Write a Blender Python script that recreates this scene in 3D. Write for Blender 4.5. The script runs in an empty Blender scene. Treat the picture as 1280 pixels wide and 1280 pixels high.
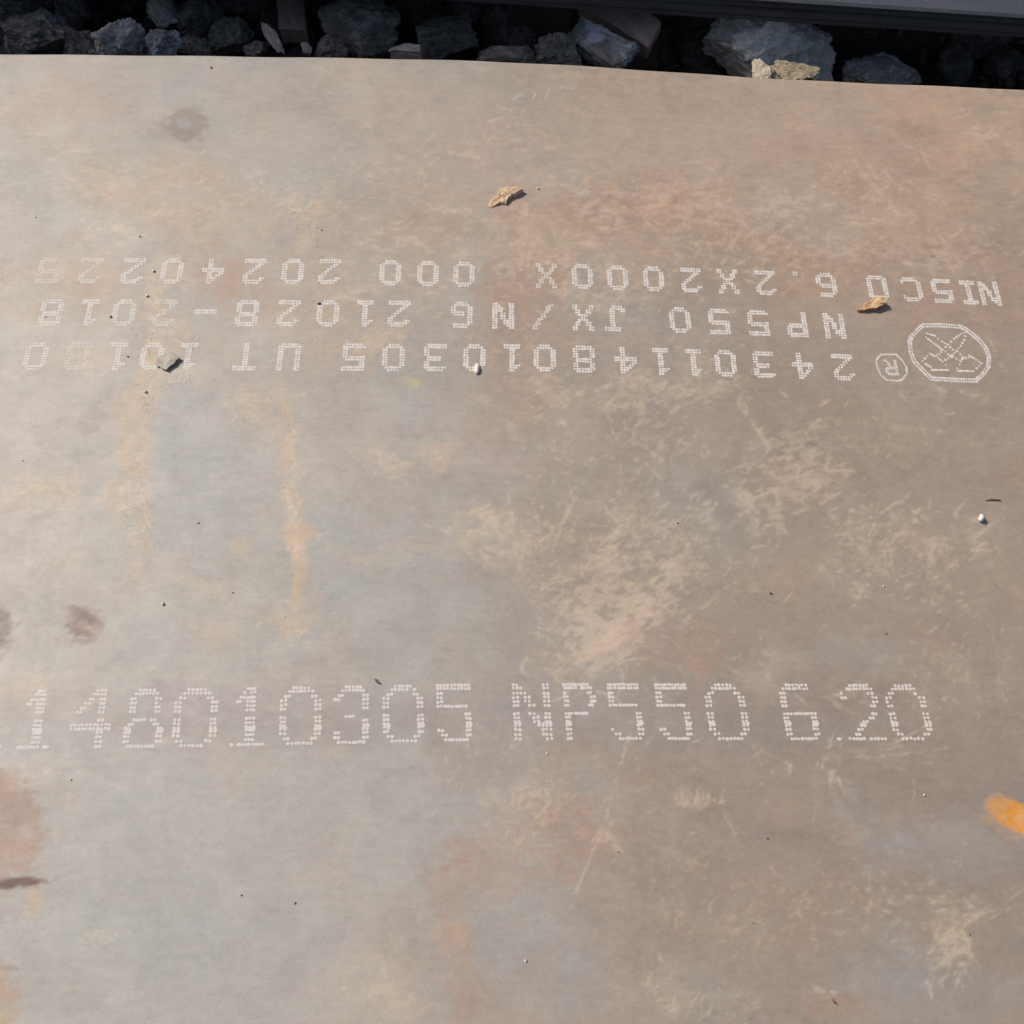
import bpy, math, random
import numpy as np
from mathutils import Vector, Matrix, noise as mnoise

S = bpy.context.scene
C = bpy.data.collections.new('yard'); S.collection.children.link(C)
random.seed(7); rng = np.random.default_rng(11)

# ------------------------------------------------------------------ camera
F = 1280.0
X0, Y0, Z0 = (np.array(v) for v in ([0.9976713811, -0.0042544622, -0.0680713949],
                                    [-0.0263008961, 0.8968626859, -0.4415264268],
                                    [0.0629291515, 0.4422886187, 0.8946623384]))
RW = np.array([X0, Y0, Z0])
H = 0.9841
cam = bpy.data.objects.new('camera', bpy.data.cameras.new('camera')); C.objects.link(cam)
cam.data.sensor_width = 36; cam.data.lens = 36.0; cam.data.clip_start = .01; cam.data.clip_end = 200
M = Matrix([list(r) for r in RW]).to_4x4(); M.translation = (0, 0, H)
cam.matrix_world = M
S.camera = cam

# ------------------------------------------------------------------ light
SUN_EL, SH_AZ = math.radians(40), math.radians(-31)      # direction the shadows fall
sd = Vector((math.cos(SH_AZ) * math.cos(SUN_EL), math.sin(SH_AZ) * math.cos(SUN_EL), -math.sin(SUN_EL)))
w = bpy.data.worlds.new('World'); S.world = w; w.use_nodes = True
nt = w.node_tree; sky = nt.nodes.new('ShaderNodeTexSky'); sky.sky_type = 'NISHITA'; sky.sun_disc = False
sky.dust_density = 2.5; sky.ozone_density = .5; sky.sun_elevation = SUN_EL; sky.sun_rotation = math.atan2(-sd.x, -sd.y) % (2 * math.pi)
nt.links.new(sky.outputs[0], nt.nodes['Background'].inputs[0]); nt.nodes['Background'].inputs[1].default_value = .10
sl = bpy.data.lights.new('sun', 'SUN'); sl.energy = 4.2; sl.angle = math.radians(.6); sl.color = (1, .945, .86)
so = bpy.data.objects.new('sun', sl); C.objects.link(so); so.rotation_euler = sd.to_track_quat('-Z', 'Y').to_euler()
so.location = (-3, 2, 4)
S.view_settings.view_transform = 'Standard'; S.view_settings.look = 'None'
S.view_settings.exposure = -0.20; S.view_settings.gamma = 1

# ------------------------------------------------------------------ place geometry
def warp(x, y):            # the thin sheet is crowned along its middle
    b = np.clip(.009 + .007 * (y + .1), 0, .02)
    return b * (np.exp(-(x / .45) ** 2) - .3)

def at(px, py, z=None):    # point of the photo -> point on the sheet (or on the level z)
    d = RW @ np.array([px - 640, 640 - py, -F]); zz = 0 if z is None else z
    for _ in range(8):
        p = np.array([0, 0, H]) + d * ((H - zz) / -d[2])
        if z is not None: break
        zz = warp(p[0], p[1])
    return Vector(p)

def image_px(x, y, z):       # inverse: sheet point -> image pixel, stains are laid out in image coordinates
    p = np.stack([x, y, z - H], -1) @ RW
    return 640 + F * p[..., 0] / -p[..., 2], 640 - F * p[..., 1] / -p[..., 2]

def link(name, me, mat=None, parent=None, smooth=True):
    o = bpy.data.objects.new(name, me); C.objects.link(o)
    if mat: me.materials.append(mat)
    if parent: o.parent = parent
    if smooth:
        me.polygons.foreach_set('use_smooth', [True] * len(me.polygons))
    return o

def tag(o, label=None, cat=None, group=None, kind=None):
    for k, v in (('label', label), ('category', cat), ('group', group), ('kind', kind)):
        if v: o[k] = v
    return o

def empty(name, loc=(0, 0, 0)):
    o = bpy.data.objects.new(name, None); C.objects.link(o); o.location = loc; o.empty_display_size = .05
    return o

def mesh(name, vs, fs):
    me = bpy.data.meshes.new(name); me.from_pydata([tuple(v) for v in vs], [], fs); me.update(); return me

# ------------------------------------------------------------------ materials
class NB:
    def __init__(s, name):
        s.m = bpy.data.materials.new(name); s.m.use_nodes = True; s.t = s.m.node_tree
        s.b = s.t.nodes['Principled BSDF']; s.out = s.t.nodes['Material Output']
    def n(s, typ, **kw):
        nd = s.t.nodes.new('ShaderNode' + typ)
        for k, v in kw.items():
            if k.startswith('i_'):
                key = k[2:]; key = int(key) if key.isdigit() else key.replace('_', ' ')
                nd.inputs[key].default_value = v
            else: setattr(nd, k, v)
        return nd
    def l(s, a, b): s.t.links.new(a, b)
    def noise(s, vec, scale, detail=4, rough=.55, dist=0, mul=None):
        if mul:
            mp = s.n('Mapping'); mp.inputs['Scale'].default_value = mul; s.l(vec, mp.inputs[0]); vec = mp.outputs[0]
        nz = s.n('TexNoise'); nz.inputs['Scale'].default_value = scale; nz.inputs['Detail'].default_value = detail
        nz.inputs['Roughness'].default_value = rough; nz.inputs['Distortion'].default_value = dist
        s.l(vec, nz.inputs['Vector']); return nz.outputs[0]
    def ramp(s, v, *stops):
        r = s.n('ValToRGB'); e = r.color_ramp.elements
        while len(e) < len(stops): e.new(.5)
        for k, (p, c) in enumerate(stops):
            e[k].position = p; e[k].color = (c, c, c, 1) if not hasattr(c, '__len__') else tuple(c) + (1,)
        s.l(v, r.inputs[0]); return r.outputs[0]
    def mix(s, f, a, b, mode='MIX'):
        m = s.n('Mix', data_type='RGBA', blend_type=mode)
        for v, i in ((f, 0), (a, 6), (b, 7)):
            if hasattr(v, 'is_linked'): s.l(v, m.inputs[i])
            elif i == 0: m.inputs[0].default_value = v
            else: m.inputs[i].default_value = tuple(v) + (1,)
        return m.outputs[2]
    def bump(s, h, strength, dist=.002, prev=None):
        b = s.n('Bump'); b.inputs['Strength'].default_value = strength; b.inputs['Distance'].default_value = dist
        s.l(h, b.inputs['Height'])
        if prev: s.l(prev, b.inputs['Normal'])
        return b.outputs[0]

def sheet_material():
    q = NB('mill_scale_steel'); co = q.n('TexCoord').outputs['Object']
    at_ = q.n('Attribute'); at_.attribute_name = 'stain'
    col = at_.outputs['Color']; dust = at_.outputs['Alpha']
    # rolling streaks along the length, blotchy scale, grain
    st = q.ramp(q.noise(co, 9, 8, .62, .4, mul=(1.8, 16, 1)), (.3, .97), (.7, 1.025))
    bl = q.ramp(q.noise(co, 22, 9, .68, .6), (.28, .90), (.72, 1.10))
    mi = q.ramp(q.noise(co, 120, 6, .7, .3, mul=(.8, 1.3, 1)), (.3, .93), (.7, 1.07))
    gr = q.ramp(q.noise(co, 650, 4, .8), (.3, .91), (.7, 1.085))
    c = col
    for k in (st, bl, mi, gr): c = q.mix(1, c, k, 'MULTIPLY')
    # hue drift of the oxide film
    hu = q.ramp(q.noise(co, 6.5, 6, .6, .8), (.33, (1.03, .99, .965)), (.5, (1, 1, 1)), (.68, (.98, 1.0, 1.01)))
    c = q.mix(1, c, hu, 'MULTIPLY')
    # powdery dust broken up by fine noise, gathers where the attribute says
    dn = q.ramp(q.noise(co, 150, 7, .75, 1.2, mul=(.6, 1.1, 1)), (.42, 0), (.66, 1))
    mm = q.n('Math', operation='MULTIPLY'); q.l(dust, mm.inputs[0]); q.l(dn, mm.inputs[1])
    c = q.mix(mm.outputs[0], c, (.54, .445, .35))
    # sparse pale and dark pin specks
    v = q.n('TexVoronoi'); v.inputs['Scale'].default_value = 95; q.l(co, v.inputs['Vector'])
    sp = q.ramp(v.outputs['Distance'], (.035, 1), (.075, 0))
    pk = q.ramp(q.noise(co, 37, 3), (.62, 0), (.66, 1))
    sm = q.n('Math', operation='MULTIPLY'); q.l(sp, sm.inputs[0]); q.l(pk, sm.inputs[1])
    c = q.mix(sm.outputs[0], c, (.56, .50, .44))
    v2 = q.n('TexVoronoi'); v2.inputs['Scale'].default_value = 61; q.l(co, v2.inputs['Vector'])
    sp2 = q.ramp(v2.outputs['Distance'], (.02, 1), (.05, 0))
    pk2 = q.ramp(q.noise(co, 23, 3, mul=(1, 1.3, 1)), (.66, 0), (.69, 1))
    sm2 = q.n('Math', operation='MULTIPLY'); q.l(sp2, sm2.inputs[0]); q.l(pk2, sm2.inputs[1])
    c = q.mix(sm2.outputs[0], c, (.12, .10, .09))
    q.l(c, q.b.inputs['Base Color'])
    r = q.ramp(q.noise(co, 30, 6, .6), (.3, .56), (.7, .68))
    ra = q.n('Math', operation='MULTIPLY_ADD'); q.l(mm.outputs[0], ra.inputs[0]); ra.inputs[1].default_value = .3; q.l(r, ra.inputs[2])
    q.l(ra.outputs[0], q.b.inputs['Roughness'])
    q.b.inputs['Specular IOR Level'].default_value = .5; q.b.inputs['Metallic'].default_value = .14
    n1 = q.bump(q.noise(co, 5, 3, .5, mul=(.7, 1.2, 1)), .25, .006)
    n2 = q.bump(q.noise(co, 260, 6, .7), .22, .0006, n1)
    n3 = q.bump(mm.outputs[0], .35, .0006, n2)
    q.l(n3, q.b.inputs['Normal'])
    return q.m

def plain_steel(name, c1, c2, rough=.55):
    q = NB(name); co = q.n('TexCoord').outputs['Object']
    c = q.mix(q.ramp(q.noise(co, 7, 8, .65, .5, mul=(1, 4, 4)), (.3, 0), (.7, 1)), c1, c2)
    c = q.mix(1, c, q.ramp(q.noise(co, 150, 5, .7), (.3, .85), (.7, 1.12)), 'MULTIPLY')
    q.l(c, q.b.inputs['Base Color']); q.b.inputs['Roughness'].default_value = rough
    q.l(q.bump(q.noise(co, 80, 6, .7), .3, .001), q.b.inputs['Normal']); return q.m

def rock_mat(name, dark, mid, light, scale=40, patch=None, pthr=.56, speck=.5, bump=.7):
    q = NB(name); tc = q.n('TexCoord').outputs['Object']
    oi = q.n('ObjectInfo'); ad = q.n('VectorMath', operation='ADD'); q.l(tc, ad.inputs[0])
    sc = q.n('VectorMath', operation='SCALE'); cv = q.n('CombineXYZ')
    for i in range(3): q.l(oi.outputs['Random'], cv.inputs[i])
    q.l(cv.outputs[0], sc.inputs[0]); sc.inputs['Scale'].default_value = 9; q.l(sc.outputs[0], ad.inputs[1])
    co = ad.outputs[0]
    c = q.ramp(q.noise(co, scale, 9, .68, .7), (.32, dark), (.5, mid), (.72, light))
    g = q.noise(co, scale * 9, 5, .75)
    c = q.mix(1, c, q.ramp(g, (.3, 1 - speck * .6), (.7, 1 + speck)), 'MULTIPLY')
    if patch:
        pm = q.ramp(q.noise(co, scale * .45, 7, .7, .5), (pthr, 0), (pthr + .07, 1)); c = q.mix(pm, c, patch)
    q.l(c, q.b.inputs['Base Color']); q.b.inputs['Roughness'].default_value = .82
    n1 = q.bump(q.noise(co, scale * 1.6, 9, .7), bump, .012 if scale < 10 else .004)
    q.l(q.bump(g, bump * .8, .003 if scale < 10 else .001, n1), q.b.inputs['Normal'])
    return q.m

def paint_mat(name, lo, hi, col, strength=1.0):
    q = NB(name); co = q.n('TexCoord').outputs['Object']
    q.b.inputs['Roughness'].default_value = .75
    c = q.mix(q.ramp(q.noise(co, 260, 4, .7), (.3, 0), (.7, 1)), [v * .86 for v in col], col)
    q.l(c, q.b.inputs['Base Color'])
    tr = q.n('BsdfTransparent'); ms = q.n('MixShader')
    a = q.noise(co, 26, 8, .75, .5); b = q.noise(co, 480, 3, .7)
    ad = q.n('Math', operation='MULTIPLY_ADD'); q.l(b, ad.inputs[0]); ad.inputs[1].default_value = .45; q.l(a, ad.inputs[2])
    f = q.ramp(ad.outputs[0], (lo, 0), (hi, strength))
    q.l(f, ms.inputs[0]); q.l(tr.outputs[0], ms.inputs[1]); q.l(q.b.outputs[0], ms.inputs[2]); q.l(ms.outputs[0], q.out.inputs[0])
    return q.m

M_sheet = sheet_material()
M_edge = plain_steel('cut_edge_steel', (.30, .27, .25), (.42, .38, .35))
M_stack = plain_steel('shade_dark_plate_steel', (.07, .062, .052), (.12, .106, .09))  # dark colour stands in for shade on the stacked plate edges
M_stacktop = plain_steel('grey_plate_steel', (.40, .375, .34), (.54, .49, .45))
M_soil = rock_mat('dark_soil', (.02, .018, .018), (.04, .036, .035), (.07, .06, .06), 30)
M_soilchip = rock_mat('dark_gravel', (.05, .045, .04), (.12, .105, .09), (.26, .23, .2), 60)
M_dark = rock_mat('dark_ballast_rock', (.085, .074, .064), (.21, .188, .165), (.50, .45, .40), 2.6)
M_grey = rock_mat('grey_ballast_rock', (.30, .27, .235), (.54, .50, .45), (.80, .75, .68), 2.4)
M_large = rock_mat('large_grey_rock', (.46, .42, .36), (.72, .66, .58), (.92, .87, .79), 1.6, speck=.4)
M_blue = rock_mat('bluish_ballast_rock', (.16, .15, .14), (.32, .30, .28), (.56, .53, .50), 3.2, patch=(.66, .72, .78), pthr=.50)
M_brown = rock_mat('brown_block', (.30, .20, .16), (.42, .29, .24), (.54, .39, .33), 1.3, speck=.18, bump=.25)
M_pale = rock_mat('pale_stone', (.40, .32, .22), (.66, .56, .43), (.85, .76, .62), 2.5, speck=.3)
M_tan = rock_mat('tan_stone', (.16, .12, .08), (.42, .33, .22), (.65, .54, .38), 5, speck=.7)
M_timber = rock_mat('weathered_timber', (.03, .025, .02), (.06, .05, .04), (.1, .08, .06), 20)
M_clod = rock_mat('dry_clay', (.46, .31, .18), (.66, .46, .29), (.84, .62, .42), 160, speck=.25, bump=.5)
M_wood = rock_mat('brown_flake', (.46, .26, .13), (.66, .42, .23), (.82, .58, .36), 170, speck=.3, bump=.5)
M_scale = rock_mat('steel_scale', (.33, .285, .25), (.42, .37, .325), (.52, .46, .40), 120, speck=.15, bump=.2)
M_white = rock_mat('white_pebble', (.62, .55, .49), (.80, .73, .67), (.92, .87, .82), 3, speck=.1, bump=.3)
M_grit = rock_mat('tan_grit', (.42, .34, .26), (.62, .52, .41), (.84, .76, .66), 400, speck=.2, bump=.2)
M_darkgrit = rock_mat('dark_grit', (.06, .05, .04), (.11, .09, .075), (.18, .15, .13), 400, speck=.2, bump=.2)
P_low = paint_mat('white_stamp_paint', .36, .60, (.82, .75, .70), .95)
P_up = paint_mat('faint_stamp_paint', .22, .56, (.80, .735, .685), .93)
P_worn = paint_mat('worn_stamp_paint', .24, .66, (.78, .70, .63), .86)
P_ghost = paint_mat('nearly_lost_stamp_paint', .40, .85, (.80, .71, .63), .40)
P_scrib = paint_mat('chalk_scribble', .35, .8, (.72, .68, .65), .75)

# ------------------------------------------------------------------ stains of the sheet
N = 1720; OFF = 200           # raster of stains placed by image coordinates, 1 unit = one image pixel
def field(cell, seed, octs=4, sx=1., sy=1.):
    r = np.random.default_rng(seed); out = np.zeros((N, N)); amp = 1; tot = 0
    for o in range(octs):
        cx = max(2., cell * sx / 2 ** o); cy = max(2., cell * sy / 2 ** o)
        g = r.random((int(N / cy) + 4, int(N / cx) + 4))
        ys = np.arange(N) / cy; xs = np.arange(N) / cx
        yi = ys.astype(int); xi = xs.astype(int); fy = ys - yi; fx = xs - xi
        fy = (fy * fy * (3 - 2 * fy))[:, None]; fx = (fx * fx * (3 - 2 * fx))[None]
        a = g[yi][:, xi]; b = g[yi][:, xi + 1]; c = g[yi + 1][:, xi]; d = g[yi + 1][:, xi + 1]
        out += amp * ((a * (1 - fx) + b * fx) * (1 - fy) + (c * (1 - fx) + d * fx) * fy); tot += amp; amp *= .55
    return out / tot
GY, GX = np.mgrid[0:N, 0:N].astype(float); GY -= OFF; GX -= OFF
WX = (field(70, 1) - .5) * 90 + (field(16, 2, 3) - .5) * 26
WY = (field(70, 3) - .5) * 90 + (field(16, 4, 3) - .5) * 26
F1 = field(26, 5, 5); F2 = field(9, 6, 3, 2.0, .8); F3 = field(120, 7, 4); FF = field(7, 8, 3, 1.5, .8)
cd = lambda *a: np.array(a)
STEEL = cd(.435, .395, .355)
img = np.ones((N, N, 3)) * STEEL
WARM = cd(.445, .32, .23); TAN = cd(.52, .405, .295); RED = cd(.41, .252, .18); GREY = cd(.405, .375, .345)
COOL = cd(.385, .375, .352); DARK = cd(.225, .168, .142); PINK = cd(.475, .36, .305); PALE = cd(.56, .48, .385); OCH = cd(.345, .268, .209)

def blob(x, y, rx, ry, ang, colr, s, soft=.55, warpk=1., brk=None):
    global img
    if brk is None: brk = 0. if warpk <= .12 else .22
    R_ = int(max(rx, ry) * 1.9 + 70)
    x0, x1 = max(0, int(x + OFF - R_)), min(N, int(x + OFF + R_)); y0, y1 = max(0, int(y + OFF - R_)), min(N, int(y + OFF + R_))
    if x1 <= x0 or y1 <= y0: return
    sl_ = (slice(y0, y1), slice(x0, x1)); a = math.radians(-ang)
    k = warpk * min(1, max(rx, ry) / 60 + .25)
    dx = GX[sl_] + WX[sl_] * k - x; dy = GY[sl_] + WY[sl_] * k - y
    u = (dx * math.cos(a) + dy * math.sin(a)) / rx; v = (-dx * math.sin(a) + dy * math.cos(a)) / ry
    d = np.sqrt(u * u + v * v); m = np.clip((1 + soft - d) / (2 * soft), 0, 1); m = m * m * (3 - 2 * m); m = np.clip(m + (FF[sl_] - .5) * (4. if warpk > .12 else 1.2) * m * (1 - m) * 2, 0, 1)
    if brk: m = m * np.clip(1 - .8 * brk + (F1[sl_] - .5) * 6 * brk + (F2[sl_] - .5) * 4 * brk, 0, 1)
    m = (m * s)[..., None]; img[sl_] = img[sl_] * (1 - m) + colr * m

# oxide browner to the right, with light falloff to the right darkened into the colour
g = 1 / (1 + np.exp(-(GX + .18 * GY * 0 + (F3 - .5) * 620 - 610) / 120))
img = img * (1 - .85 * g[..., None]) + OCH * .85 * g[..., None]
FB = field(60, 21, 5, 2.2, .8)
img *= (1 + (FB[..., None] - .5) * .16) * (1 + (F3[..., None] - .5) * .12)
BL = [
    (1080, 190, 330, 130, -4, cd(.56, .405, .305), .85, .6), (760, 170, 260, 90, 0, cd(.48, .39, .315), .6, .6), (1080, 380, 240, 90, 0, cd(.42, .32, .25), .55, .6), (1100, 600, 260, 130, 0, cd(.34, .285, .225), .5, .6), (1130, 1080, 300, 240, 0, cd(.295, .235, .195), .6, .6),  # broad warm film; light gradient painted in too, upper right lighter, lower right darker
    # --- top band, warm
    (60, 130, 120, 40, 0, PINK, .35), (330, 110, 260, 30, 2, GREY, .45), (30, 108, 40, 8, 20, TAN, .35),
    (180, 215, 110, 40, -8, TAN, .35), (150, 245, 70, 25, 0, TAN, .28), (250, 250, 110, 40, -10, WARM, .35),
    (470, 110, 70, 35, 0, TAN, .25), (500, 170, 130, 60, 0, PINK, .28), (640, 190, 60, 70, 0, PINK, .30),
    (820, 130, 180, 40, 0, OCH, .3), (780, 270, 165, 42, -6, RED, .5), (900, 300, 220, 55, -4, WARM, .5),
    (960, 180, 160, 50, 0, PINK, .42), (1060, 250, 220, 70, -6, WARM, .5), (1180, 150, 170, 60, 0, WARM, .4),
    (1140, 215, 90, 25, 10, RED, .3), (1000, 270, 70, 45, 0, GREY, .40), (1240, 270, 50, 60, 0, OCH, .5),
    (672, 330, 60, 95, 0, RED, .58, .35), (660, 300, 60, 40, 0, TAN, .30), (720, 300, 120, 40, -10, TAN, .25),
    (960, 310, 60, 30, -30, RED, .28), (1120, 330, 170, 40, 0, RED, .33), (1200, 390, 120, 30, 0, RED, .32),
    (1130, 300, 30, 25, 0, PINK, .3), (560, 250, 120, 60, 0, WARM, .20), (480, 300, 150, 40, -4, WARM, .25),
    (1060, 200, 110, 30, 10, RED, .22), (1130, 205, 60, 25, 20, DARK, .16),
    # --- round smudge top left
    (234, 153, 25, 21, 0, DARK, .50, .35, .2, 0), (214, 168, 30, 9, -15, DARK, .25, .7, .3, 0), (229, 153, 9, 7, 0, GREY, .45, .6, .2, 0),
    (390, 118, 40, 18, 0, DARK, .09),
    # --- upper lettering zone
    (248, 318, 34, 22, 20, RED, .50), (290, 352, 42, 22, 8, RED, .40), (350, 360, 120, 30, 0, WARM, .30),
    (90, 355, 90, 36, 0, WARM, .42), (110, 335, 40, 25, -30, TAN, .30), (300, 300, 60, 20, -30, TAN, .25),
    (400, 410, 110, 35, -10, WARM, .30), (200, 395, 26, 75, 0, TAN, .62, .4, .6, .4), (190, 470, 22, 60, 0, TAN, .50, .4, .6, .3),
    (15, 400, 35, 22, 0, TAN, .40), (480, 420, 36, 20, 30, TAN, .38, .6, 1, .6), (640, 440, 60, 60, 10, RED, .34),
    (560, 370, 150, 40, 0, WARM, .22), (720, 430, 130, 30, -8, OCH, .4), (800, 460, 120, 30, -10, TAN, .25, .6, 1, .5),
    (512, 479, 15, 8, 0, cd(.50, .44, .27), .8, .5, .4), (900, 350, 60, 40, 0, OCH, .3), (735, 385, 40, 22, -10, TAN, .35, .5, 1, .7),
    (390, 275, 12, 44, -14, TAN, .6, .5, .5, .6), (370, 262, 10, 22, 40, TAN, .35, .5, .5, .4), (385, 430, 60, 25, 10, TAN, .2),
    (90, 440, 60, 16, 10, TAN, .4), (250, 460, 40, 30, 0, TAN, .25),
    # --- middle left: columns of tan dust on cool steel
    (60, 560, 160, 60, 0, GREY, .4), (250, 560, 90, 60, 0, COOL, .55), (230, 650, 120, 50, 0, COOL, .55),
    (440, 690, 90, 60, 0, COOL, .6), (560, 790, 130, 60, 0, COOL, .4), (470, 740, 80, 40, 0, COOL, .5), (260, 800, 160, 40, 0, COOL, .35),
    (166, 540, 26, 60, 0, TAN, .50, .22, .4, .35), (164, 620, 30, 56, 0, TAN, .45, .22, .5, .35), (174, 690, 15, 34, 0, TAN, .55, .22, .4, .3),
    (110, 525, 40, 12, -10, DARK, .22), (50, 618, 75, 20, 6, TAN, .34, .6, 1, .3), (20, 640, 60, 16, 0, PINK, .2),
    (362, 545, 11, 62, 0, TAN, .70, .25, .35, .4), (330, 515, 26, 30, 0, TAN, .34, .5, 1, .6), (345, 500, 30, 16, 0, TAN, .28),
    (366, 625, 15, 40, 0, TAN, .55, .25, .5, .4), (374, 664, 22, 15, 0, cd(.56, .40, .30), .75, .25, .35, .15), (371, 700, 12, 34, 4, cd(.56, .41, .30), .75, .25, .3, .15),
    (370, 735, 6, 28, 0, TAN, .7, .3, .25, .1), (362, 762, 34, 9, 20, TAN, .5, .5, .4), (376, 778, 26, 12, 25, TAN, .6, .5, .4),
    (303, 680, 13, 14, 0, TAN, .5, .5, .4), (245, 735, 30, 12, -10, TAN, .35), (262, 790, 34, 18, 40, TAN, .33), (420, 672, 22, 6, -20, TAN, .3),
    (270, 715, 60, 18, 0, DARK, .14), (380, 830, 34, 22, 0, DARK, .16), (50, 740, 50, 12, 5, RED, .16),
    (40, 850, 30, 18, 0, TAN, .28), (90, 1000, 20, 18, 0, PINK, .2),
    # --- dark smudges at the left
    (105, 782, 25, 22, -20, cd(.34, .22, .17), .5, .45, .4, .3), (104, 770, 24, 6, -25, DARK, .55, .5, .3, .1), (98, 790, 26, 4, -22, DARK, .5, .5, .3, .1),
    (92, 801, 20, 6, 0, DARK, .4, .6, .3, .2), (104, 782, 18, 3, -25, PINK, .5, .5, .2), (-4, 790, 15, 26, 0, DARK, .8, .5, .3),
    (60, 790, 60, 18, 10, DARK, .10),
    (4, 1030, 52, 66, 0, cd(.38, .235, .175), .62, .22, .4, .1), (15, 1000, 40, 30, 0, DARK, .3, .5, .4), (14, 1104, 50, 5.5, 7, cd(.20, .12, .09), .92, .35, .13, 0),
    (46, 1122, 12, 24, 0, TAN, .65, .5, .3), (10, 1122, 30, 26, 0, DARK, .22), (-2, 1250, 24, 40, 0, cd(.46, .34, .22), .7, .3, .5), (0, 1225, 26, 20, 0, RED, .35),
    (6, 1208, 20, 4, 0, DARK, .3, .5, .2),
    # --- middle right
    (515, 578, 48, 19, -5, cd(.54, .40, .30), .55, .45, .8, .35), (600, 555, 70, 25, 0, PINK, .30), (560, 600, 60, 18, 0, OCH, .3),
    (612, 672, 46, 32, 0, TAN, .52, .4, .7, .35), (625, 676, 16, 20, 0, GREY, .3), (450, 688, 35, 7, 0, TAN, .38, .5, .5, .5), (520, 682, 18, 8, 0, TAN, .3),
    (810, 545, 60, 40, 0, OCH, .45), (780, 500, 120, 24, 0, TAN, .22, .6, 1, .5), (880, 610, 60, 70, 0, GREY, .35),
    (740, 700, 120, 60, -30, OCH, .45), (760, 700, 90, 60, -40, TAN, .30, .6, 1, .8), (772, 790, 58, 13, 38, cd(.53, .375, .29), .80, .25, .3, .25),
    (735, 815, 55, 7, 47, TAN, .6, .3, .3, .3), (835, 705, 46, 14, 55, TAN, .5, .3, .4, .6), (800, 740, 60, 10, 42, TAN, .45, .3, .3, .6), (872, 812, 30, 26, 0, RED, .42, .45, .5), (820, 800, 40, 30, 0, RED, .28),
    (868, 635, 13, 46, -22, DARK, .16, .35, .15), (905, 640, 13, 46, 22, DARK, .12, .35, .15),
    (1000, 560, 120, 60, 0, OCH, .4), (1130, 540, 120, 40, 0, TAN, .16), (1080, 590, 50, 14, 0, DARK, .12), (1000, 545, 50, 12, 10, DARK, .12),
    (1265, 598, 28, 26, 0, RED, .34), (1150, 700, 130, 50, 0, TAN, .22, .7, 1, .4), (1200, 780, 120, 70, 0, OCH, .4), (930, 760, 100, 40, 0, OCH, .5),
    (950, 705, 90, 15, 0, WARM, .3), (1010, 790, 60, 24, 0, DARK, .10), (1150, 800, 30, 20, 0, RED, .15), (1040, 830, 80, 22, 0, GREY, .3),
    (1180, 840, 120, 40, 0, TAN, .18, .6, 1, .5), (960, 850, 40, 18, 40, TAN, .22),
    # --- grime round the big lettering
    (250, 897, 300, 48, 0, cd(.33, .29, .275), .34, .3, .25), (500, 895, 260, 44, 0, cd(.33, .30, .28), .30, .4, .3), (690, 890, 150, 46, 0, GREY, .32), (220, 880, 30, 30, 0, cd(.33, .27, .25), .3),
    (50, 872, 40, 28, 0, TAN, .22), (900, 895, 260, 45, 0, cd(.315, .27, .24), .34, .4, .4),
    # --- lower part
    (200, 1050, 230, 130, 0, GREY, .65), (180, 1150, 120, 60, 0, COOL, .45), (250, 970, 200, 40, 0, COOL, .35), (300, 1220, 180, 80, 0, GREY, .6), (500, 1020, 110, 80, 0, GREY, .5),
    (270, 960, 20, 40, 0, TAN, .2), (470, 1215, 52, 42, 0, TAN, .34), (400, 1235, 30, 30, 0, TAN, .20), (460, 1262, 80, 26, 0, TAN, .34),
    (570, 940, 60, 50, 0, OCH, .35), (640, 1010, 70, 50, 0, TAN, .28, .5, 1, .5), (680, 1040, 70, 32, 0, RED, .42), (730, 1050, 70, 26, 0, RED, .34),
    (610, 1090, 60, 32, -15, RED, .45), (575, 1130, 28, 44, 10, RED, .35), (570, 1180, 24, 22, 0, cd(.48, .31, .21), .50), (590, 1240, 24, 50, 0, RED, .40), (530, 1190, 40, 34, 0, DARK, .12),
    (815, 972, 28, 20, 0, RED, .34), (800, 950, 90, 30, 0, OCH, .4), (660, 1200, 90, 60, 0, COOL, .40), (700, 1150, 70, 50, 0, GREY, .4), (740, 1240, 60, 40, 0, COOL, .35),
    (850, 1120, 90, 80, 0, OCH, .5), (820, 1250, 60, 30, 0, TAN, .22, .5, 1, .5), (910, 990, 60, 26, 0, OCH, .4), (1015, 1000, 60, 30, 0, WARM, .35),
    (1110, 1030, 60, 30, 0, COOL, .35), (1080, 1110, 160, 60, 0, OCH, .55), (1180, 1060, 90, 40, 0, GREY, .4), (930, 1160, 90, 40, 0, WARM, .25), (1040, 1180, 140, 60, 0, OCH, .35),
    (1100, 1220, 60, 60, 0, COOL, .35), (1180, 1240, 80, 50, 0, GREY, .35), (1040, 1262, 46, 18, 0, RED, .55, .4, .5), (1250, 1200, 60, 90, 0, OCH, .5), (1075, 1250, 30, 20, 0, DARK, .15),
    (1190, 1170, 28, 48, 10, TAN, .35, .6, .8, .7), (1022, 1236, 16, 10, 0, TAN, .4, .5, .5, .5), (900, 1250, 60, 30, 0, TAN, .2, .5, 1, .5),
    (860, 1000, 22, 12, 0, TAN, .3, .5, 1, .5),
    # --- orange spot at the right edge
    (1246, 1006, 14, 13, 20, cd(.56, .30, .12), .7, .3, .10), (1266, 1018, 30, 17, -32, cd(.76, .31, .045), .95, .2, .10), (1290, 1024, 22, 20, -20, cd(.80, .33, .035), .9, .25, .10),
    (1234, 1025, 9, 5, 0, cd(.42, .30, .12), .5, .5, .1), (1256, 1036, 26, 8, -30, cd(.46, .27, .15), .35, .5, .1),
]
for a in sorted(BL, key=lambda t: -t[2] * t[3]): blob(*a)

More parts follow.
